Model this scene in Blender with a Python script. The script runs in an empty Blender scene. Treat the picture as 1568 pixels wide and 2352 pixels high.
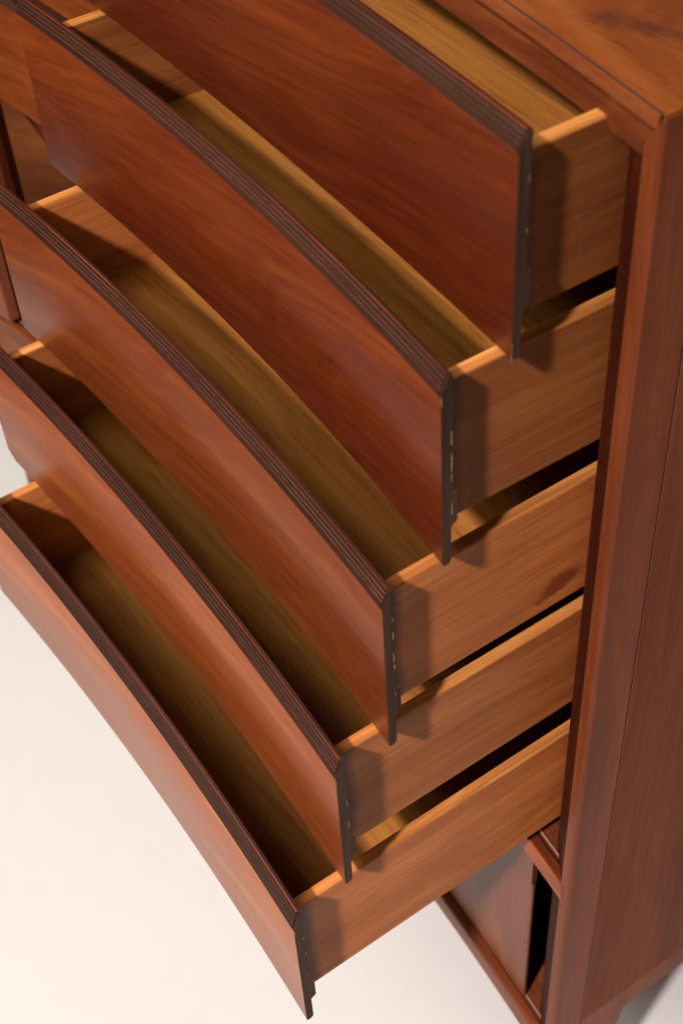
import bpy, bmesh, math, random
from mathutils import Vector, Matrix
random.seed(4)
S = 0.5                      # metres per layout unit (a drawer box is one unit = 0.5 m wide)
scene = bpy.context.scene
col = scene.collection

# ------------------------------------------------------------------ camera
cd = bpy.data.cameras.new('camera')
cam = bpy.data.objects.new('camera', cd); col.objects.link(cam); scene.camera = cam
YAW, PIT, ROLL = 1.02974, 0.80868, -0.07707
F = Vector((-math.sin(YAW)*math.cos(PIT), math.cos(YAW)*math.cos(PIT), -math.sin(PIT)))
R = Vector((math.cos(YAW), math.sin(YAW), 0)); U = R.cross(F)
R2 = R*math.cos(ROLL) + U*math.sin(ROLL); U2 = -R*math.sin(ROLL) + U*math.cos(ROLL)
CP = Vector((1.42588, -0.92819, 1.05337))*S
cam.matrix_world = Matrix(((R2.x, U2.x, -F.x, CP.x), (R2.y, U2.y, -F.y, CP.y), (R2.z, U2.z, -F.z, CP.z), (0, 0, 0, 1)))
cd.sensor_fit = 'VERTICAL'; cd.sensor_height = 36; cd.sensor_width = 24
cd.lens = 3324.16/2352*36
cd.clip_start = 0.02; cd.clip_end = 200
cd.dof.use_dof = True; cd.dof.focus_distance = 1.02; cd.dof.aperture_fstop = 9.0
scene.render.resolution_x = 682; scene.render.resolution_y = 1024

# ------------------------------------------------------------------ light
scene.view_settings.view_transform = 'Standard'; scene.view_settings.look = 'None'
scene.view_settings.exposure = 0; scene.view_settings.gamma = 1
w = bpy.data.worlds.new('World'); scene.world = w; w.use_nodes = True
w.node_tree.nodes['Background'].inputs[0].default_value = (1.0, 0.78, 0.60, 1)
w.node_tree.nodes['Background'].inputs[1].default_value = 0.035

def aim(o, frm, to):
    o.location = frm
    o.rotation_euler = (Vector(to)-Vector(frm)).to_track_quat('-Z', 'Y').to_euler()
TGT = Vector((0, -0.3, -0.7))*S
kd = bpy.data.lights.new('key_spot', 'SPOT'); kd.energy = 1085; kd.color = (1.0, 0.88, 0.825)
kd.spot_size = math.radians(40); kd.spot_blend = 0.95; kd.shadow_soft_size = 0.11
key = bpy.data.objects.new('key_spot', kd); col.objects.link(key)
KD = Vector((0.035, -0.064, 0.080)).normalized()
aim(key, TGT+KD*4.2, Vector((-.6, -.55, -2.32))*S)
fd = bpy.data.lights.new('overhead_softbox', 'AREA'); fd.energy = 104; fd.color = (1.0, 0.93, 0.76)
fd.shape = 'RECTANGLE'; fd.size = 1.8; fd.size_y = 1.8
fill = bpy.data.objects.new('overhead_softbox', fd); col.objects.link(fill)
aim(fill, Vector((-0.8, -2.0, 2.4)), Vector((0, -0.1, -0.5)))

sd = bpy.data.lights.new('side_softbox', 'AREA'); sd.energy = 9; sd.color = (1.0, 0.87, 0.76)
sd.shape = 'RECTANGLE'; sd.size = 0.9; sd.size_y = 0.9
sfl = bpy.data.objects.new('side_softbox', sd); col.objects.link(sfl)
aim(sfl, Vector((2.6, -1.0, 1.6)), Vector((0.1, 0, -0.7)))
rd = bpy.data.lights.new('added_rear_fill', 'AREA'); rd.energy = 26; rd.color = (1.0, 0.90, 0.82)  # added fill, no known lamp: lifts the floor shadow beside the right leg
rd.shape = 'RECTANGLE'; rd.size = 1.2; rd.size_y = 1.2
rfl = bpy.data.objects.new('added_rear_fill', rd); col.objects.link(rfl)
aim(rfl, Vector((1.3, 2.7, 1.7)), Vector((0.35, 0.3, -1.1)))

# ------------------------------------------------------------------ materials
def nd(nt, typ, loc=None, **kw):
    n = nt.nodes.new(typ)
    for k, v in kw.items(): setattr(n, k, v)
    return n
def base_mat(name):
    m = bpy.data.materials.new(name); m.use_nodes = True
    return m, m.node_tree, m.node_tree.nodes['Principled BSDF']
def ramp(nt, stops, src):
    r = nd(nt, 'ShaderNodeValToRGB')
    cr = r.color_ramp
    while len(cr.elements) < len(stops): cr.elements.new(0.5)
    for e, (p, c) in zip(cr.elements, stops):
        e.position = p; e.color = (*c, 1) if len(c) == 3 else c
    nt.links.new(src, r.inputs[0]); return r.outputs[0]
def math_(nt, op, a, b=None, clamp=False):
    n = nd(nt, 'ShaderNodeMath', operation=op, use_clamp=clamp)
    for i, v in enumerate((a, b)):
        if v is None: continue
        if isinstance(v, (int, float)): n.inputs[i].default_value = v
        else: nt.links.new(v, n.inputs[i])
    return n.outputs[0]
def mixc(nt, fac, a, b, mode='MIX'):
    n = nd(nt, 'ShaderNodeMix', data_type='RGBA', blend_type=mode)
    for i, v in ((0, fac), (6, a), (7, b)):
        if isinstance(v, (int, float)): n.inputs[i].default_value = v
        elif isinstance(v, tuple): n.inputs[i].default_value = (*v, 1)
        else: nt.links.new(v, n.inputs[i])
    return n.outputs[2]
def noise(nt, vec, scale, detail=4, rough=.5, dist=0.0):
    n = nd(nt, 'ShaderNodeTexNoise')
    n.inputs['Scale'].default_value = scale; n.inputs['Detail'].default_value = detail
    n.inputs['Roughness'].default_value = rough; n.inputs['Distortion'].default_value = dist
    nt.links.new(vec, n.inputs['Vector']); return n.outputs['Fac']
def mapping(nt, vec, scale, rot=(0, 0, 0)):
    m = nd(nt, 'ShaderNodeMapping'); m.inputs['Scale'].default_value = scale
    m.inputs['Rotation'].default_value = rot
    nt.links.new(vec, m.inputs['Vector']); return m.outputs[0]
def coords(nt, along, seed=True):
    """object coordinates reordered so that x runs along the grain, random offset per object"""
    tc = nd(nt, 'ShaderNodeTexCoord')
    sep = nd(nt, 'ShaderNodeSeparateXYZ'); nt.links.new(tc.outputs['Object'], sep.inputs[0])
    comb = nd(nt, 'ShaderNodeCombineXYZ')
    order = {'x': (0, 1, 2), 'y': (1, 0, 2), 'z': (2, 0, 1)}[along]
    for i, o in enumerate(order): nt.links.new(sep.outputs[o], comb.inputs[i])
    out = comb.outputs[0]
    if seed:
        oi = nd(nt, 'ShaderNodeObjectInfo')
        s = nd(nt, 'ShaderNodeVectorMath', operation='SCALE'); s.inputs[0].default_value = (7.3, 3.1, 5.7)
        nt.links.new(oi.outputs['Random'], s.inputs['Scale'])
        a = nd(nt, 'ShaderNodeVectorMath', operation='ADD')
        nt.links.new(out, a.inputs[0]); nt.links.new(s.outputs[0], a.inputs[1]); out = a.outputs[0]
    return out, sep

def wood(name, dark, mid, light, along='x', rough=.38, spec=.5, coat=.25, coat_rough=.22,
         figure=1.0, fine=.22, bump=.25, streak=.5, rings=9.0, pore=.35, edit=None, tilt=0, spread=1.0):
    m, nt, bs = base_mat(name)
    v, sep = coords(nt, along)
    if tilt: v = mapping(nt, v, (1, 1, 1), (0, math.radians(tilt), 0))
    # slow wander of the grain lines
    warp = noise(nt, mapping(nt, v, (2.2, 5, 5)), 1.0, 2, .5)
    wv = nd(nt, 'ShaderNodeCombineXYZ')
    wk = math_(nt, 'MULTIPLY', math_(nt, 'SUBTRACT', warp, .5), .22*figure)
    nt.links.new(wk, wv.inputs[1]); nt.links.new(wk, wv.inputs[2])
    add = nd(nt, 'ShaderNodeVectorMath', operation='ADD'); nt.links.new(v, add.inputs[0]); nt.links.new(wv.outputs[0], add.inputs[1])
    vv = add.outputs[0]
    fig = noise(nt, mapping(nt, vv, (.75, rings, rings)), 1.6, 5, .55, .25)
    ring = noise(nt, mapping(nt, vv, (1.5, rings*6, rings*6)), 1.3, 3, .6, .1)
    fib = noise(nt, mapping(nt, v, (6, 300, 300)), 1.0, 4, .7)
    por = noise(nt, mapping(nt, v, (16, 700, 700)), 1.0, 2, .6)
    blot = noise(nt, v, 5.0, 3, .5)
    k = math_(nt, 'ADD', math_(nt, 'MULTIPLY', fig, 1-streak*.35), math_(nt, 'MULTIPLY', ring, streak*.35))
    k = math_(nt, 'ADD', k, math_(nt, 'MULTIPLY', math_(nt, 'SUBTRACT', blot, .5), .20))
    c = ramp(nt, [(.50-.165*spread, dark), (.50, mid), (.50+.17*spread, light)], k)
    fm = math_(nt, 'ADD', math_(nt, 'MULTIPLY', math_(nt, 'SUBTRACT', fib, .5), fine*2.4), 1.0)
    pm = math_(nt, 'SUBTRACT', 1.0, math_(nt, 'MULTIPLY', ramp(nt, [(.60, (0, 0, 0)), (.70, (1, 1, 1))], por), pore))
    mm = math_(nt, 'MULTIPLY', fm, pm)
    g = nd(nt, 'ShaderNodeCombineXYZ')
    for i in range(3): nt.links.new(mm, g.inputs[i])
    c = mixc(nt, 1.0, c, g.outputs[0], 'MULTIPLY')
    if edit: c = edit(nt, c, v, sep)
    nt.links.new(c, bs.inputs['Base Color'])
    rr = math_(nt, 'ADD', math_(nt, 'MULTIPLY', math_(nt, 'SUBTRACT', blot, .5), .25), rough)
    nt.links.new(math_(nt, 'ADD', rr, math_(nt, 'MULTIPLY', math_(nt, 'SUBTRACT', fib, .5), .15)), bs.inputs['Roughness'])
    bs.inputs['Specular IOR Level'].default_value = spec
    bs.inputs['Coat Weight'].default_value = coat; bs.inputs['Coat Roughness'].default_value = coat_rough
    bp = nd(nt, 'ShaderNodeBump'); bp.inputs['Strength'].default_value = bump; bp.inputs['Distance'].default_value = .0006
    nt.links.new(mm, bp.inputs['Height']); nt.links.new(bp.outputs[0], bs.inputs['Normal'])
    return m

M = {}
def specks(nt, c, v, thr=.73, colr=(.45, .33, .25), scale=90, stretch=(1, 1, 1)):
    n = noise(nt, mapping(nt, v, stretch), scale, 2, .6)
    return mixc(nt, ramp(nt, [(thr, (0, 0, 0)), (thr+.03, (1, 1, 1))], n), c, colr)
FR = dict(rough=.45, spec=.4, coat=.24, coat_rough=.30, figure=.8, fine=.46, bump=.25, streak=1.0, rings=10, pore=.18, tilt=9)
def front_mat(k, spread=1.6, pale=0.0):  # k and pale carry light falloff and floor reflection into the veneer colour
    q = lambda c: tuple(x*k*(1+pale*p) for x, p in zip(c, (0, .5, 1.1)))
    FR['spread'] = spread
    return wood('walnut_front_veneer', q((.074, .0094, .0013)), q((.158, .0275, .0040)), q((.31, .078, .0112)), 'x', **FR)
M['front'] = front_mat(.85)
def dots(nt, c, v, sep):
    return specks(nt, c, v, .76, (.35, .27, .22), 55)
M['end'] = wood('dark_stained_end_grain', (.040, .020, .012), (.058, .030, .019), (.085, .046, .029), 'z',
                rough=.65, spec=.12, coat=0, figure=.3, fine=.3, bump=.4, rings=30, edit=dots)
M['ply'] = wood('dark_stained_ply_edge', (.022, .0058, .0028), (.034, .0090, .0045), (.048, .0145, .007), 'x',
                rough=.55, spec=.22, coat=0, figure=.1, fine=.35, bump=.3, rings=60, edit=lambda nt, c, v, sep: specks(nt, c, v, .78, (.25, .17, .12), 60, (1, 2, 2)))
M['shelfnose'] = wood('lit_shelf_edge', (.22, .038, .007), (.42, .085, .014), (.60, .15, .03), 'x', rough=.5, spec=.25, coat=.05, figure=.3, fine=.3, rings=25)  # brighter than the shelf wood: strong light on the edge put into colour
M['plyline'] = wood('pale_ply_line', (.030, .011, .007), (.046, .018, .011), (.068, .028, .017), 'x', rough=.5, spec=.3, coat=0, figure=.1, fine=.5, rings=40)
M['worn'] = wood('worn_veneer_edge', (.035, .009, .005), (.13, .019, .008), (.46, .080, .025), 'x', rough=.5, coat=.0, figure=.1, fine=.5, rings=6, streak=.9)

def side_edit(blotch):
    def f(nt, c, v, sep):
        # finish that ran over the first centimetres behind the front (local y = distance behind the front)
        n = noise(nt, v, 22, 3, .6)
        k = math_(nt, 'ADD', sep.outputs[1], math_(nt, 'MULTIPLY', math_(nt, 'SUBTRACT', n, .5), .010))
        fac = ramp(nt, [(.0, (1, 1, 1)), (.0215, (1, 1, 1)), (.0255, (0, 0, 0))], k)
        c = mixc(nt, math_(nt, 'MULTIPLY', fac, .85), c, (.062, .030, .019))
        # rubbed pale marks running along the board
        n2 = noise(nt, mapping(nt, v, (5, 330, 330)), 1.0, 3, .7)
        n3 = noise(nt, v, 16, 2, .5)
        f2 = math_(nt, 'MULTIPLY', ramp(nt, [(.60, (0, 0, 0)), (.78, (1, 1, 1))], n2), ramp(nt, [(.48, (0, 0, 0)), (.68, (1, 1, 1))], n3))
        c = mixc(nt, math_(nt, 'MULTIPLY', f2, .5), c, (.55, .33, .20))
        if blotch:
            a = math_(nt, 'MULTIPLY', math_(nt, 'SUBTRACT', sep.outputs[1], blotch[0]), blotch[2])
            b = math_(nt, 'MULTIPLY', math_(nt, 'SUBTRACT', sep.outputs[2], blotch[1]), blotch[3])
            a = math_(nt, 'ADD', a, math_(nt, 'MULTIPLY', b, -.35))
            d = math_(nt, 'ADD', math_(nt, 'MULTIPLY', a, a), math_(nt, 'MULTIPLY', b, b))
            n4 = noise(nt, v, 60, 4, .65)
            d = math_(nt, 'ADD', d, math_(nt, 'MULTIPLY', math_(nt, 'SUBTRACT', n4, .5), 2.6))
            c = mixc(nt, math_(nt, 'MULTIPLY', ramp(nt, [(.35, (1, 1, 1)), (1.15, (0, 0, 0))], d), .78), c, (.17, .024, .008))
        return c
    return f
SIDE = dict(along='y', rough=.55, spec=.25, coat=.0, coat_rough=.3, figure=.6, fine=.38, bump=.3, rings=20, pore=.24, streak=.9, spread=1.4)
def side_mat(name, k, blotch=None):  # k darkens the upper side boards the way the light falls off
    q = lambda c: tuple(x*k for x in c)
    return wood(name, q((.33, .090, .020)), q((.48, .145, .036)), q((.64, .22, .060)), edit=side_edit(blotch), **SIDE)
M['edge'] = wood('oak_board_edge', (.27, .088, .020), (.48, .175, .044), (.72, .33, .095), 'y', rough=.55, spec=.3, coat=.0, figure=.3, fine=.4, rings=45, bump=.3, streak=.8)
M['bottom'] = wood('olive_veneer_bottom', (.215, .072, .0135), (.32, .120, .024), (.42, .172, .039), 'x', rough=.6, spec=.2, coat=.0, figure=.5, fine=.45, rings=26, bump=.2, streak=.9, pore=.3)

def frame_edit(nt, c, v, sep):
    return specks(nt, c, v, .80, (.05, .02, .01), 22)
M['frame'] = wood('walnut_frame', (.12, .026, .0080), (.21, .050, .0155), (.29, .078, .025), 'z', rough=.52, spec=.18, coat=.03, figure=.4, fine=.3, spread=1.6, rings=22, bump=.2, edit=frame_edit)
M['frame_x'] = wood('walnut_frame_rail', (.075, .015, .0045), (.145, .033, .010), (.22, .060, .018), 'x', rough=.50, spec=.28, coat=.06, figure=.4, fine=.22, rings=22, bump=.2, edit=frame_edit)
M['sidepanel'] = wood('walnut_side_veneer', (.12, .031, .0115), (.185, .050, .019), (.255, .075, .029), 'z', rough=.65, spec=.12, coat=.02, figure=.35, fine=.45, spread=1.8, rings=14, bump=.15, edit=frame_edit)
def top_edit(nt, c, v, sep):
    n = noise(nt, mapping(nt, v, (2.6, 7, 7)), 2.2, 5, .62, .4)
    c = mixc(nt, math_(nt, 'MULTIPLY', ramp(nt, [(.54, (0, 0, 0)), (.66, (1, 1, 1))], n), .7), c, (.07, .018, .008))
    a = math_(nt, 'MULTIPLY', math_(nt, 'SUBTRACT', sep.outputs[0], .2185), 34)
    b = math_(nt, 'MULTIPLY', math_(nt, 'SUBTRACT', sep.outputs[1], .026), 85)
    b = math_(nt, 'SUBTRACT', b, math_(nt, 'MULTIPLY', a, .9))
    d = math_(nt, 'ADD', math_(nt, 'MULTIPLY', a, a), math_(nt, 'MULTIPLY', b, b))
    n4 = noise(nt, v, 75, 4, .65)
    d = math_(nt, 'ADD', d, math_(nt, 'MULTIPLY', math_(nt, 'SUBTRACT', n4, .5), 3.0))
    c = mixc(nt, math_(nt, 'MULTIPLY', ramp(nt, [(-.3, (1, 1, 1)), (1.3, (0, 0, 0))], d), .75), c, (.075, .018, .012))
    n5 = noise(nt, mapping(nt, v, (40, 120, 120)), 1.0, 4, .7)
    c = mixc(nt, math_(nt, 'MULTIPLY', ramp(nt, [(.60, (0, 0, 0)), (.72, (1, 1, 1))], n5), .45), c, (.07, .018, .010))
    n = noise(nt, v, 34, 4, .7)
    return mixc(nt, math_(nt, 'MULTIPLY', ramp(nt, [(.55, (0, 0, 0)), (.8, (1, 1, 1))], n), .10), c, (.45, .22, .10))
TOPC = coords
M['top'] = wood('worn_walnut_top', (.14, .029, .0055), (.215, .052, .0095), (.31, .088, .018), 'x', rough=.45, coat=.3, figure=1.0, fine=.15, rings=10, bump=.15, edit=top_edit)
M['door'] = wood('walnut_door_veneer', (.12, .026, .0075), (.18, .044, .0135), (.25, .070, .025), 'z', rough=.5, spec=.35, coat=.10, coat_rough=.25, figure=1.0, fine=.16, rings=9, bump=.1)
M['stop'] = wood('shaded_inner_bevel', (.035, .0055, .0016), (.06, .0095, .0026), (.09, .016, .005), 'z', rough=.7, spec=.08, coat=.0, figure=.4, fine=.25, rings=22)  # painted darker: shade on the bevel turned away from the key
M['dull'] = wood('dull_brown_panel', (.055, .013, .003), (.095, .025, .006), (.14, .042, .012), 'x', rough=.65, spec=.08, coat=0, figure=.6, fine=.3, rings=14, tilt=9)
M['dull2'] = wood('satin_brown_front', (.085, .014, .002), (.15, .030, .005), (.23, .055, .010), 'x', rough=.6, spec=.12, coat=0, figure=.6, fine=.3, rings=14, tilt=9)
M['inner'] = wood('dark_case_interior', (.03, .012, .006), (.05, .02, .009), (.08, .03, .014), 'y', rough=.6, coat=0, rings=15)
m, nt, bs = base_mat('seam_line'); bs.inputs['Base Color'].default_value = (.03, .015, .01, 1); bs.inputs['Roughness'].default_value = .7; M['seam'] = m
m, nt, bs = base_mat('track_strip'); bs.inputs['Base Color'].default_value = (.34, .21, .14, 1); bs.inputs['Roughness'].default_value = .35; M['track'] = m
m, nt, bs = base_mat('studio_floor')
tc = nd(nt, 'ShaderNodeTexCoord')
n1 = noise(nt, tc.outputs['Object'], 2.5, 4, .6); n2 = noise(nt, tc.outputs['Object'], 30, 5, .7)
k = math_(nt, 'ADD', math_(nt, 'MULTIPLY', n1, .6), math_(nt, 'MULTIPLY', n2, .4))
nt.links.new(ramp(nt, [(.3, (.600, .598, .615)), (.6, (.626, .624, .642))], k), bs.inputs['Base Color'])
bs.inputs['Roughness'].default_value = .55; bs.inputs['Specular IOR Level'].default_value = .3
bp = nd(nt, 'ShaderNodeBump'); bp.inputs['Strength'].default_value = .1; bp.inputs['Distance'].default_value = .001
nt.links.new(n2, bp.inputs['Height']); nt.links.new(bp.outputs[0], bs.inputs['Normal'])
M['floor'] = m
m, nt, bs = base_mat('added_dark_ground'); bs.inputs['Base Color'].default_value = (.035, .022, .015, 1); bs.inputs['Roughness'].default_value = .7; M['unseen_ground'] = m

# ------------------------------------------------------------------ mesh helpers (layout units in, metres out)
def link(name, verts, faces, mats, parent=None, fmat=None, loc=(0, 0, 0), bevel=0, segs=2, smooth=False):
    me = bpy.data.meshes.new(name)
    L = Vector(loc)
    me.from_pydata([((Vector(v)-L)*S)[:] for v in verts], [], faces)
    for mt in mats: me.materials.append(mt)
    if fmat:
        for p, i in zip(me.polygons, fmat): p.material_index = i
    bm = bmesh.new(); bm.from_mesh(me)
    bmesh.ops.recalc_face_normals(bm, faces=bm.faces); bm.to_mesh(me); bm.free()
    o = bpy.data.objects.new(name, me); col.objects.link(o)
    o.parent = parent
    pl = parent_loc(parent)
    o.location = (L*S) - pl
    if bevel:
        b = o.modifiers.new('round', 'BEVEL'); b.width = bevel*S; b.segments = segs; b.limit_method = 'ANGLE'; b.angle_limit = math.radians(40)
        b.harden_normals = False
    if smooth:
        for p in me.polygons: p.use_smooth = True
        me.set_sharp_from_angle(angle=math.radians(28))
    return o
WL = {}
def parent_loc(p):
    v = Vector((0, 0, 0))
    while p is not None:
        v += Vector(p.location); p = p.parent
    return v
def empty(name, loc):
    o = bpy.data.objects.new(name, None); col.objects.link(o); o.location = Vector(loc)*S
    o.empty_display_size = .05; return o
def box(x0, x1, y0, y1, z0, z1):
    v = [(x, y, z) for x in (x0, x1) for y in (y0, y1) for z in (z0, z1)]
    f = [(0, 1, 3, 2), (4, 6, 7, 5), (0, 4, 5, 1), (2, 3, 7, 6), (0, 2, 6, 4), (1, 5, 7, 3)]
    return v, f
def join(*parts):
    V, Fc = [], []
    for v, f in parts:
        n = len(V); V += list(v); Fc += [tuple(i+n for i in q) for q in f]
    return V, Fc
def sweep(profile, xs, yf, closed=True, caps=True, fm=None, capmat=0):
    """profile of (dy, z) swept along x; yf(x) gives the y of dy = 0"""
    n = len(profile); V = []; Fa = []; fmat = []
    for x in xs:
        y0 = yf(x)
        V += [(x, y0+p[0], p[1]) for p in profile]
    m_ = n if closed else n-1
    for i in range(len(xs)-1):
        for j in range(m_):
            a = i*n+j; b = i*n+(j+1) % n
            Fa.append((a, b, b+n, a+n)); fmat.append(fm[j] if fm else 0)
    if closed and caps:
        Fa.append(tuple(range(n))); fmat.append(capmat)
        Fa.append(tuple((len(xs)-1)*n+j for j in reversed(range(n)))); fmat.append(capmat)
    return V, Fa, fmat
def lin(a, b, n): return [a+(b-a)*i/n for i in range(n+1)]
def Fc(x): return -.0034-.0319*x-.0712*x*x      # plan curve of the concave case front

# ------------------------------------------------------------------ the studio floor
ZF = -2.32
n = 24
FX0, FX1, FY0, FY1 = -3.1, 5.0, -1.75, 5.0  # white floor ends early, shaped to keep reflections off the upper fronts
fv = [(FX0+(FX1-FX0)*i/n, FY0+(FY1-FY0)*j/n, ZF) for i in range(n+1) for j in range(n+1)]
ff = [(i*(n+1)+j, (i+1)*(n+1)+j, (i+1)*(n+1)+j+1, i*(n+1)+j+1) for i in range(n) for j in range(n)]
fl = link('floor', fv, ff, [M['floor']]); fl['kind'] = 'structure'
fl['label'] = 'bright pinkish white studio floor under the dresser'
gv = [(x, y, ZF-.02) for x, y in ((-40, -40), (40, -40), (40, 40), (-40, 40))]
gr = link('ground', gv, [(0, 1, 2, 3)], [M['unseen_ground']]); gr['kind'] = 'structure'  # unseen dark ground, added so the upper fronts reflect little

# ------------------------------------------------------------------ the dresser
D = empty('dresser', (0, 0, ZF))
D['label'] = 'tall walnut dresser with concave fronts and five drawers pulled out in steps'
D['category'] = 'dresser'
XL, XR, YB = -1.665, .59, .95
ZT, ZB = .318, -1.79
# top panel: follows the front curve, worn veneer; front lip separate
xs = lin(XL+.004, XR-.004, 60)
V = []; 
for x in xs: V += [(x, Fc(x)+.006, ZT), (x, YB, ZT), (x, YB, ZT-.05), (x, Fc(x)+.006, ZT-.05)]
Fa = []
for i in range(60):
    for j in range(4):
        a = i*4+j; b = i*4+(j+1) % 4; Fa.append((a, b, b+4, a+4))
Fa += [(0, 1, 2, 3), (243, 242, 241, 240)]
link('top_panel', V, Fa, [M['top']], D, bevel=.0015)
# front lip of the top: rounded nose and inward bevel, with a dark glue line behind it
xs = lin(XL+.006, XR-.0065, 60)
prof = [(.0035, ZT+.0010), (.0005, ZT+.0002), (-.0014, .3050), (.0004, .3005), (.034, .238), (.054, .238), (.054, ZT-.055), (.0035, ZT-.055)]
V, Fa, fm = sweep(prof, xs, Fc)
link('top_rail', V, Fa, [M['frame_x']], D, smooth=True)
V, Fa, fm = sweep([(.0030, ZT+.0013), (.0062, ZT+.0008), (.0062, ZT-.004), (.0030, ZT-.004)], xs, Fc)
link('seam', V, Fa, [M['seam']], D)
# right side: front stile, panel, bottom rail (seams are real gaps)
def stile(x_out, sgn):
    y = Fc(x_out)
    p = [(x_out, y+.005), (x_out-sgn*.004, y), (x_out-sgn*.022, y+.0015), (x_out-sgn*.025, y+.004), (x_out-sgn*.085, y+.046), (x_out-sgn*.085, y+.075), (x_out-sgn*.028, y+.075), (x_out, y+.0730)]
    n = len(p); V = []
    zt = [ZT-.001, ZT-.004, .279, .274, .240, .240, ZT-.05, ZT-.001]
    for (a, b), z in zip(p, zt): V.append((a, b, z))
    for (a, b) in p: V.append((a, b, ZB))
    Fa = [(i, (i+1) % n, n+(i+1) % n, n+i) for i in range(n)] + [tuple(range(n)), tuple(n+i for i in reversed(range(n)))]
    return V, Fa
V, Fa = stile(XR, 1)
link('corner_block', *box(XR-.030, XR-.0012, Fc(XR)+.010, Fc(XR)+.07, .275, .3145), [M['frame']], D)
link('front_stile', V, Fa, [M['frame'], M['stop']], D, bevel=.0012, fmat=[1 if j == 3 else 0 for j in range(len(Fa))])
V, Fa = stile(XL, -1)
link('front_stile', V, Fa, [M['frame']], D, bevel=.0012)
ys = Fc(XR)+.0755
for sx, xo in ((1, XR), (-1, XL)):
    a, b = sorted((xo, xo-sx*.03))
    y1 = ys if sx > 0 else Fc(XL)+.0755
    link('side_panel', *box(a, b, y1+.0005, YB, -1.7045, ZT-.0005), [M['sidepanel']], D, bevel=.0012)
    link('side_rail', *box(a, b, y1, YB, ZB, -1.7075), [M['frame']], D, bevel=.0015)
    link('seam', *box(a+.003, b-.0012, y1-.0035, YB-.01, -1.709, -1.703), [M['seam']], D)
    link('seam', *box(a+.003, b-.0012, y1-.0035, y1+.0006, -1.706, ZT-.03), [M['seam']], D)
# inside: back, divider, interior boxes kept dark by being closed
link('back_panel', *box(XL+.03, XR-.03, YB-.02, YB-.002, ZB+.01, ZT-.06), [M['inner']], D)
link('divider', *box(-.60, -.555, .0, YB-.021, -1.17, .26), [M['inner']], D)
link('inner_side', *box(.515, .555, .04, YB-.021, ZB+.01, .25), [M['inner']], D)
# shelf under the drawers: curved front edge, track groove and pale strip
xs = lin(-.62, .575, 40)
SZ = -1.123
V, Fa, fm = sweep([(.0, SZ-.003), (.003, SZ), (.016, SZ), (.016, SZ-.007), (.022, SZ-.007), (.022, SZ), (.9, SZ), (.9, SZ-.045), (.003, SZ-.048), (0, SZ-.045)], xs, lambda x: min(Fc(x)+.0, .2))
link('shelf', V, Fa, [M['frame_x']], D, smooth=True)
V, Fa, fm = sweep([(-.002, SZ-.047), (-.002, SZ-.003), (.0, SZ-.001), (.0, SZ-.047)], lin(-.60, .572, 40), Fc)
link('shelf_edge', V, Fa, [M['shelfnose']], D)
V, Fa, fm = sweep([(.0225, SZ+.0035), (.0255, SZ+.0035), (.0255, SZ+.0004), (.0225, SZ+.0004)], lin(-.6, .53, 40), Fc)
link('track_strip', V, Fa, [M['track']], D)
# left shelf, a little lower
xs = lin(XL+.03, -.62, 30); SL = -1.228
V, Fa, fm = sweep([(.0, SL-.003), (.003, SL), (.022, SL), (.022, SL-.007), (.028, SL-.007), (.028, SL), (.9, SL), (.9, SL-.045), (0, SL-.045)], xs, Fc)
link('shelf', V, Fa, [M['frame_x']], D, smooth=True)
V, Fa, fm = sweep([(.0285, SL+.0035), (.0325, SL+.0035), (.0325, SL+.0004), (.0285, SL+.0004)], lin(XL+.05, -.64, 30), Fc)
link('track_strip', V, Fa, [M['track']], D)
# bottom rail
xs = lin(XL+.02, .575, 60)
V, Fa, fm = sweep([(.0, -1.766), (.004, -1.762), (.020, -1.762), (.020, -1.768), (.026, -1.768), (.026, -1.762), (.9, -1.762), (.9, -1.785), (.03, -1.786), (.024, -1.823), (.004, -1.824), (0, -1.820)], xs, Fc)
link('bottom_rail', V, Fa, [M['frame_x']], D, smooth=True)
V, Fa, fm = sweep([(.0265, -1.7575), (.0295, -1.7575), (.0295, -1.7616), (.0265, -1.7616)], lin(XL+.05, .53, 60), Fc)
link('track_strip', V, Fa, [M['track']], D)
# sliding doors in the lower compartment
def door(x0, x1, z0, z1, off, th=.008, name='sliding_door', lab=None):
    V, Fa, fm = sweep([(0, z0), (0, z1), (th, z1), (th, z0)], lin(x0, x1, max(8, int((x1-x0)*40))), lambda x: Fc(x)+off)
    o = link(name, V, Fa, [M['door']], D, bevel=.003, smooth=True)
    if lab: o['label'] = lab
    return o
d = door(-.48, .468, -1.759, -1.282, .020, lab='pale lower right sliding door standing slightly open')
# its upper guide strip, set back, with the curved finger scoop
pts = [(-.48, -1.283), (.34, -1.283), (.40, -1.284), (.44, -1.290), (.468, -1.306)]
V = []; Fa = []
for x in lin(-.48, .468, 36):
    z = -1.2825 if x < .40 else -1.2825-.022*((x-.40)/.068)**1.5
    y = Fc(x)+.0165
    V += [(x, y, z), (x, y, -1.1725), (x, y+.012, -1.1725), (x, y+.012, z)]
for i in range(36):
    for j in range(4):
        a = i*4+j; b = i*4+(j+1) % 4; Fa.append((a, b, b+4, a+4))
Fa += [(0, 1, 2, 3), (147, 146, 145, 144)]
link('finger_pull', V, Fa, [M['door']], d)
door(-1.60, -.50, -1.759, -1.275, .020, lab='closed lower left sliding door')
door(-1.62, -1.468, -1.205, -.50, -.004, th=.03, name='sliding_door', lab='narrow door edge beside the dark left compartment')
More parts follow.
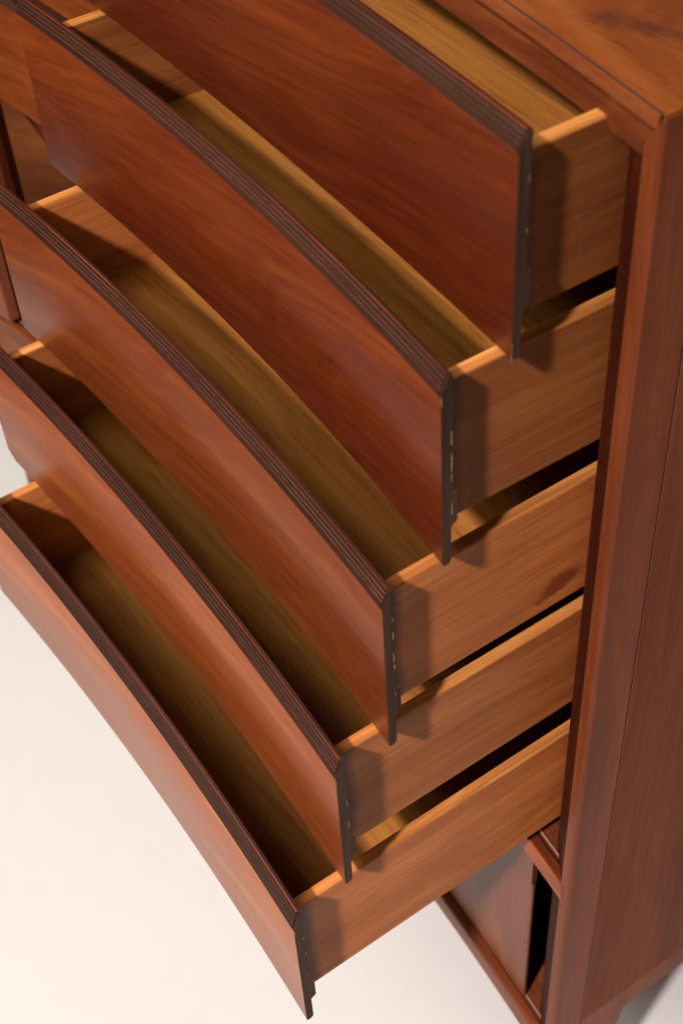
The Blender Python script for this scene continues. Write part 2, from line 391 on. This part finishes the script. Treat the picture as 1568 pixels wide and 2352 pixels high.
# closed fronts of the left stack
def closed_front(x0, x1, z0, z1, off, wedge=0):
    xs = lin(x0, x1, 48); V = []; Fa = []
    for x in xs:
        y = Fc(x)+off; zt_ = z1-wedge*max(0, x+1.08)
        V += [(x, y-.020, z0), (x, y-.020, zt_-.018), (x, y-.008, zt_), (x, y+.004, zt_), (x, y+.004, z0+.04), (x, y-.006, z0)]
    for i_ in range(48):
        for j in range(6):
            p = i_*6+j; q_ = i_*6+(j+1) % 6; Fa.append((p, q_, q_+6, p+6))
    Fa += [tuple(range(6)), tuple(48*6+j for j in reversed(range(6)))]
    return link('closed_drawer', V, Fa, [M['dull2'], M['ply']], D, fmat=[(1 if j in (1, 2) else 0) for i_ in range(48) for j in range(6)]+[1, 1], smooth=True)
closed_front(-1.60, -.575, .035, .26, .012)
o = closed_front(-1.60, -.575, -.2118, .028, .012)
V, Fa, fm = sweep([(-.0215, -.2120), (-.0215, -.170), (-.0203, -.170), (-.0203, -.2120)], lin(-1.068, -.58, 20), lambda x: Fc(x)+.012)
link('dark_lip', V, Fa, [M['ply']], o)
o = closed_front(-1.60, -.575, -.4725, -.2150, .012, .22); o['label'] = 'closed left drawer front level with the third drawer'
xs = lin(-1.245, -.575, 24); V = []
for x in xs:
    y = Fc(x)+.004+.05*max(0, x+1.17); zt_ = -.478-.80*max(0, x+1.18)
    V += [(x, y, -.93), (x, y, zt_), (x, y+.003, zt_), (x, y+.003, -.93)]
Fa = [(i_*4+j, i_*4+(j+1) % 4, i_*4+4+(j+1) % 4, i_*4+4+j) for i_ in range(24) for j in range(4)] + [(0, 1, 2, 3), (99, 98, 97, 96)]
link('inset_panel', V, Fa, [M['dull']], D, smooth=True)
V, Fa, fm = sweep([(0, -.93), (0, -.478), (.02, -.478), (.02, -.93)], lin(-1.40, -1.312, 6), lambda x: Fc(x)+.0)
link('narrow_stile', V, Fa, [M['stop']], D, bevel=.002)
# legs
def leg(xo, sx, y0):
    xo -= sx*.004
    b0, b1 = xo-sx*.14, xo-sx*.03
    top = [(xo-sx*.001, y0), (xo-sx*.05, y0), (xo-sx*.05, y0+.20), (xo-sx*.001, y0+.20)]
    bot = [(xo+sx*.01, y0-.01), (xo-sx*.035, y0-.01), (xo-sx*.035, y0+.065), (xo+sx*.01, y0+.065)]
    V = [(x, y, ZB+.001) for x, y in top] + [(x, y, ZF) for x, y in bot]
    Fa = [(0, 1, 5, 4), (1, 2, 6, 5), (2, 3, 7, 6), (3, 0, 4, 7), (0, 3, 2, 1), (4, 5, 6, 7)]
    link('leg', V, Fa, [M['frame']], D, bevel=.006)
for y0 in (None, YB-.22):
    leg(XR, 1, Fc(XR)+.012 if y0 is None else y0)
    leg(XL, -1, Fc(XL)+.012 if y0 is None else y0)

# ------------------------------------------------------------------ the five pulled-out drawers
XE = .535
T = .0155
#      p(box)  rot     end-y right/left   z outer top, outer bottom, side top, side bottom
DR = [  # k, fk, pl: wood tone plus light falloff painted in, darker upper drawers
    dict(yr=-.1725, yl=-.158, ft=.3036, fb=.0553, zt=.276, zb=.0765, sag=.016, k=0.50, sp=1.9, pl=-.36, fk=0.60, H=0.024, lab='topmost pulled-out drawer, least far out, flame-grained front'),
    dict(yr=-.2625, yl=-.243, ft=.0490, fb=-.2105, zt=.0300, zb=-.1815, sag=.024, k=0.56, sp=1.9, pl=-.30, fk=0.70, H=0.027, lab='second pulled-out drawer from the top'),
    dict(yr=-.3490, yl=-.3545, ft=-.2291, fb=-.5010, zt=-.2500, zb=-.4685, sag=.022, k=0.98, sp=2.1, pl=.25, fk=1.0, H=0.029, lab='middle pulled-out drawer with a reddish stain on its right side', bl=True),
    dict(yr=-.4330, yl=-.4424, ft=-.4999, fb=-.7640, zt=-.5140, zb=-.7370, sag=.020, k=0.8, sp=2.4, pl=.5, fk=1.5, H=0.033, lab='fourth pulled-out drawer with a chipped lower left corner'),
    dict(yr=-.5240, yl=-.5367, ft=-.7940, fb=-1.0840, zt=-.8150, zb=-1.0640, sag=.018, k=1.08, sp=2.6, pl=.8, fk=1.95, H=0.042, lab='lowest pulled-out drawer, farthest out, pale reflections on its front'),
]
CHIPS = [
    [(.36, .006, .0009), (.985, .016, -.0009), (.93, .010, -.0006), (.12, .010, .0006)],
    [(.24, .022, .0011), (.38, .030, .0013), (.47, .012, .0008), (.66, .020, .0009), (.02, .014, -.0012)],
    [(.20, .016, .0011), (.35, .018, .0018), (.42, .010, .0016), (.09, .008, .0009), (.62, .008, .0007)],
    [(.25, .018, .0009), (.45, .020, .0015), (.03, .008, -.0009)],
    [(.02, .012, -.0012), (.12, .010, .0009), (.28, .012, .0009), (.52, .008, .0007)],
]
SCR = [
    [(-.1106, .1031, -.1011, .102, .0009), (-.1331, .1201, -.1279, .1198, .0007), (-.132, .100, -.118, .0985, .0004), (-.06, .17, -.035, .168, .0004), (-.055, .155, -.03, .153, .0004), (-.05, .11, -.049, .16, .0004)],
    [(-.2271, -.063, -.1812, -.0708, .0006), (-.1976, -.0884, -.1945, -.1285, .0005), (-.187, -.085, -.186, -.12, .0004), (-.195, -.128, -.175, -.131, .0005), (-.22, -.0905, -.19, -.0945, .0003), (-.15, -.10, -.12, -.104, .0004), (-.193, -.157, -.192, -.168, .0012)],
    [(-.2883, -.3801, -.2818, -.4577, .0003), (-.27, -.33, -.235, -.335, .0004), (-.23, -.38, -.19, -.385, .0004), (-.10, -.435, -.085, -.433, .0008)],
    [(-.0798, -.6922, -.0715, -.690, .0009), (-.066, -.689, -.061, -.688, .0009), (-.056, -.686, -.0515, -.6853, .0009), (-.1236, -.7099, -.1033, -.7107, .0007), (-.25, -.60, -.22, -.605, .0004)],
    [(-.40, -.90, -.36, -.91, .0004), (-.30, -.98, -.25, -.985, .0004)],
]
def drawer(i, q):
    roll = (0, -.009, 0, .0075, .013)[i]
    q = dict(q)
    for k_ in ('ft', 'fb', 'zt', 'zb'): q[k_] += .52*roll
    yc = (q['yr']+q['yl'])/2; rot = (q['yr']-q['yl'])/(2*XE)
    loc = (0, yc, q['zb'])                   # local y = 0 is the outer face at the ends
    ft, fb, s = q['ft'], q['fb'], q['sag']
    yf = lambda x: yc + s*(1-(x/XE)**2)
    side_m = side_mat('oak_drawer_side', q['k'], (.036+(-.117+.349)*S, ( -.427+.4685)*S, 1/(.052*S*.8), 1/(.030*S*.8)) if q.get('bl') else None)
    # drawer bottom board is the drawer's own mesh; everything else is parented to it
    zbt = q['zb']+.034
    V, Fa, fm = sweep([(T-.002, zbt-.012), (T-.002, zbt), (.92, zbt), (.92, zbt-.012)], lin(-.4821, .4821, 30), yf)
    V = [(x, min(y, yc+.90), z) for x, y, z in V]
    dr = link('drawer', V, Fa, [M['bottom']], D, loc=loc)
    dr.rotation_euler = (0, roll, rot)
    dr['label'] = q['lab']
    def part(name, V, Fa, mats, fm=None, **kw):
        o = link(name, V, Fa, mats, None, fm, loc=loc, **kw)
        o.parent = dr; o.location = (0, 0, 0); return o
    H, DB = q['H']*.92, .0115           # height and depth of the bevelled top
    xs = lin(-XE, XE, 56)
    tn = .0125
    prof = [(.0012, fb+.0002), (.0, fb+.003), (0, ft), (DB, ft+H), (T, ft+H), (T, fb+.115), (T+.006, fb+.110), (T+.006, fb+.066), (tn, fb+.060), (tn, fb+.004), (tn-.003, fb), (.004, fb-.0015)]
    fm0 = [0, 0, 1, 1, 2, 2, 2, 2, 2, 2, 1, 1]
    V, Fa, fm = sweep(prof, xs, yf, fm=fm0, capmat=3)
    if i == 3:                      # chipped lower left corner
        for a in range(len(V)):
            x, y, z = V[a]
            if x < -XE+.02 and z < fb+.01: V[a] = (x, y, z+.018*(1-(x+XE)/.02))
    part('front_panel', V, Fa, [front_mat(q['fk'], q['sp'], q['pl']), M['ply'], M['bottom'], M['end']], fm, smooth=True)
    # layered ply edge on the bevel: thin ridges, one per ply
    rows = [(0.0, .0, 2), (.022, .0004, 0), (.04, .0003, 0), (.30, .0006, 0), (.315, .0009, 1), (.333, .0009, 1), (.365, .0004, 0), (.50, .0007, 0), (.515, .0009, 1), (.533, .0009, 1), (.565, .0004, 0), (.72, .0007, 0), (.735, .0009, 1), (.753, .0009, 1), (.785, .0004, 0), (.965, .0006, 0), (.975, .0010, 2), (1.0, .0010, 2), (1.012, .0002, 2)]
    V = []; Fa = []; fm = []
    nx = 160; xs2 = lin(-XE+.004, XE-.004, nx)
    rj = random.Random(50+i); rows = [(t+(rj.uniform(-.008, .008) if .1 < t < .9 else 0), h, m2) for t, h, m2 in rows]
    rows.sort(key=lambda a_: a_[0])
    L = math.hypot(DB, H); ny, nz = -H/L, DB/L
    rnd = random.Random(i)
    drift = [rnd.uniform(-1, 1) for _ in range(nx+1)]
    drift = [sum(drift[max(0, j-2):j+3])/5 for j in range(nx+1)]
    for j, x in enumerate(xs2):
        for t, h, mi in rows:
            hh = h + .0004 + (.00025*drift[j] if h > .0004 else 0)
            V.append((x, yf(x)+DB*t+ny*hh, ft+H*t+nz*hh))
    nr = len(rows)
    for j in range(nx):
        for r_ in range(nr-1):
            a = j*nr+r_; Fa.append((a, a+1, a+1+nr, a+nr))
            mi = rows[r_][2]
            if mi == 1 and drift[(j+r_*7) % nx] < -.35: mi = 0
            fm.append(mi)
    part('grooved_top_edge', V, Fa, [M['ply'], M['plyline'], M['worn']], fm)
    # worn white nicks and glue squeeze on the right end of the front
    V = []; Fa = []
    for z0_, l, w_ in CHIPS[i]:
        z = ft+(fb-ft)*z0_; yy = yf(XE)+(T-.0022 if w_ > 0 else .0006); w_ = abs(w_)
        nV = len(V); k_ = max(3, int(l/.003))
        for c_ in range(k_+1):
            zz = z+l/2-l*c_/k_; ww = w_*(.25+rnd.random()*.75)*(1 if 0 < c_ < k_ else .2); oo = rnd.uniform(-.4, .4)*w_
            V += [(XE+.0004, yy-ww+oo, zz), (XE+.0009, yy+ww+oo, zz)]
        for c_ in range(k_): Fa.append((nV+2*c_, nV+2*c_+1, nV+2*c_+3, nV+2*c_+2))
    o = part('worn_chips', V, Fa, [M['chip']]); o['kind'] = 'stuff'
    # sides
    tz = q['zt']
    for sx in (1, -1):
        a, b = (.482, .5) if sx > 0 else (-.5, -.482)
        yfr = yf(.49)+T-.002
        bx = box(a, b, yfr, yfr+.84, q['zb'], tz-.0015)
        V, Fa = bx
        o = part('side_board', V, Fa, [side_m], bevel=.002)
        if sx > 0 and SCR[i]:
            V = []; Fa = []
            for (ya, za, yb, zb_, w_) in SCR[i]:
                nV = len(V); k_ = 9
                for c_ in range(k_+1):
                    t = c_/k_; ww = w_*(.15+.85*rnd.random())*(1 if 0 < c_ < k_ else .1)
                    yy = ya+(yb-ya)*t; zz = za+(zb_-za)*t+rnd.uniform(-.2, .2)*w_
                    ay, az = (0, 1) if abs(yb-ya) > abs(zb_-za) else (1, 0)
                    V += [(.50035, yy-ww*ay, zz-ww*az), (.50035, yy+ww*ay, zz+ww*az)]
                for c_ in range(k_): Fa.append((nV+2*c_, nV+2*c_+1, nV+2*c_+3, nV+2*c_+2))
            sc = part('scratches', V, Fa, [M['scratch']]); sc['kind'] = 'stuff'
        # oak edge on top
        V = []; Fa = []
        m_ = [(a, tz-.002), (a+.0010, tz+.0001), ((a+b)/2, tz+.0004), (b-.0010, tz+.0001), (b, tz-.002)]
        ysn = lin(yfr+.001, yfr+.839, 30)
        for y in ysn:
            V += [(x, y, z) for x, z in m_]
        for r_ in range(30):
            for c_ in range(4):
                k_ = r_*5+c_; Fa.append((k_, k_+1, k_+6, k_+5))
        Fa.append((4, 3, 2, 1, 0))
        e = part('top_edge', V, Fa, [M['edge']], smooth=True)
    V, Fa = box(-.4818, .4818, yc+.86, yc+.875, q['zb']+.01, tz-.01)
    part('back_board', V, Fa, [M['bottom']])
m, nt, bs = base_mat('bare_wood_chip'); bs.inputs['Base Color'].default_value = (.24, .125, .065, 1); bs.inputs['Roughness'].default_value = .8; M['chip'] = m
m, nt, bs = base_mat('pale_scratch'); bs.inputs['Base Color'].default_value = (.34, .20, .12, 1); bs.inputs['Roughness'].default_value = .8; M['scratch'] = m
for i, q in enumerate(DR): drawer(i, q)

scene.cycles.samples = 128
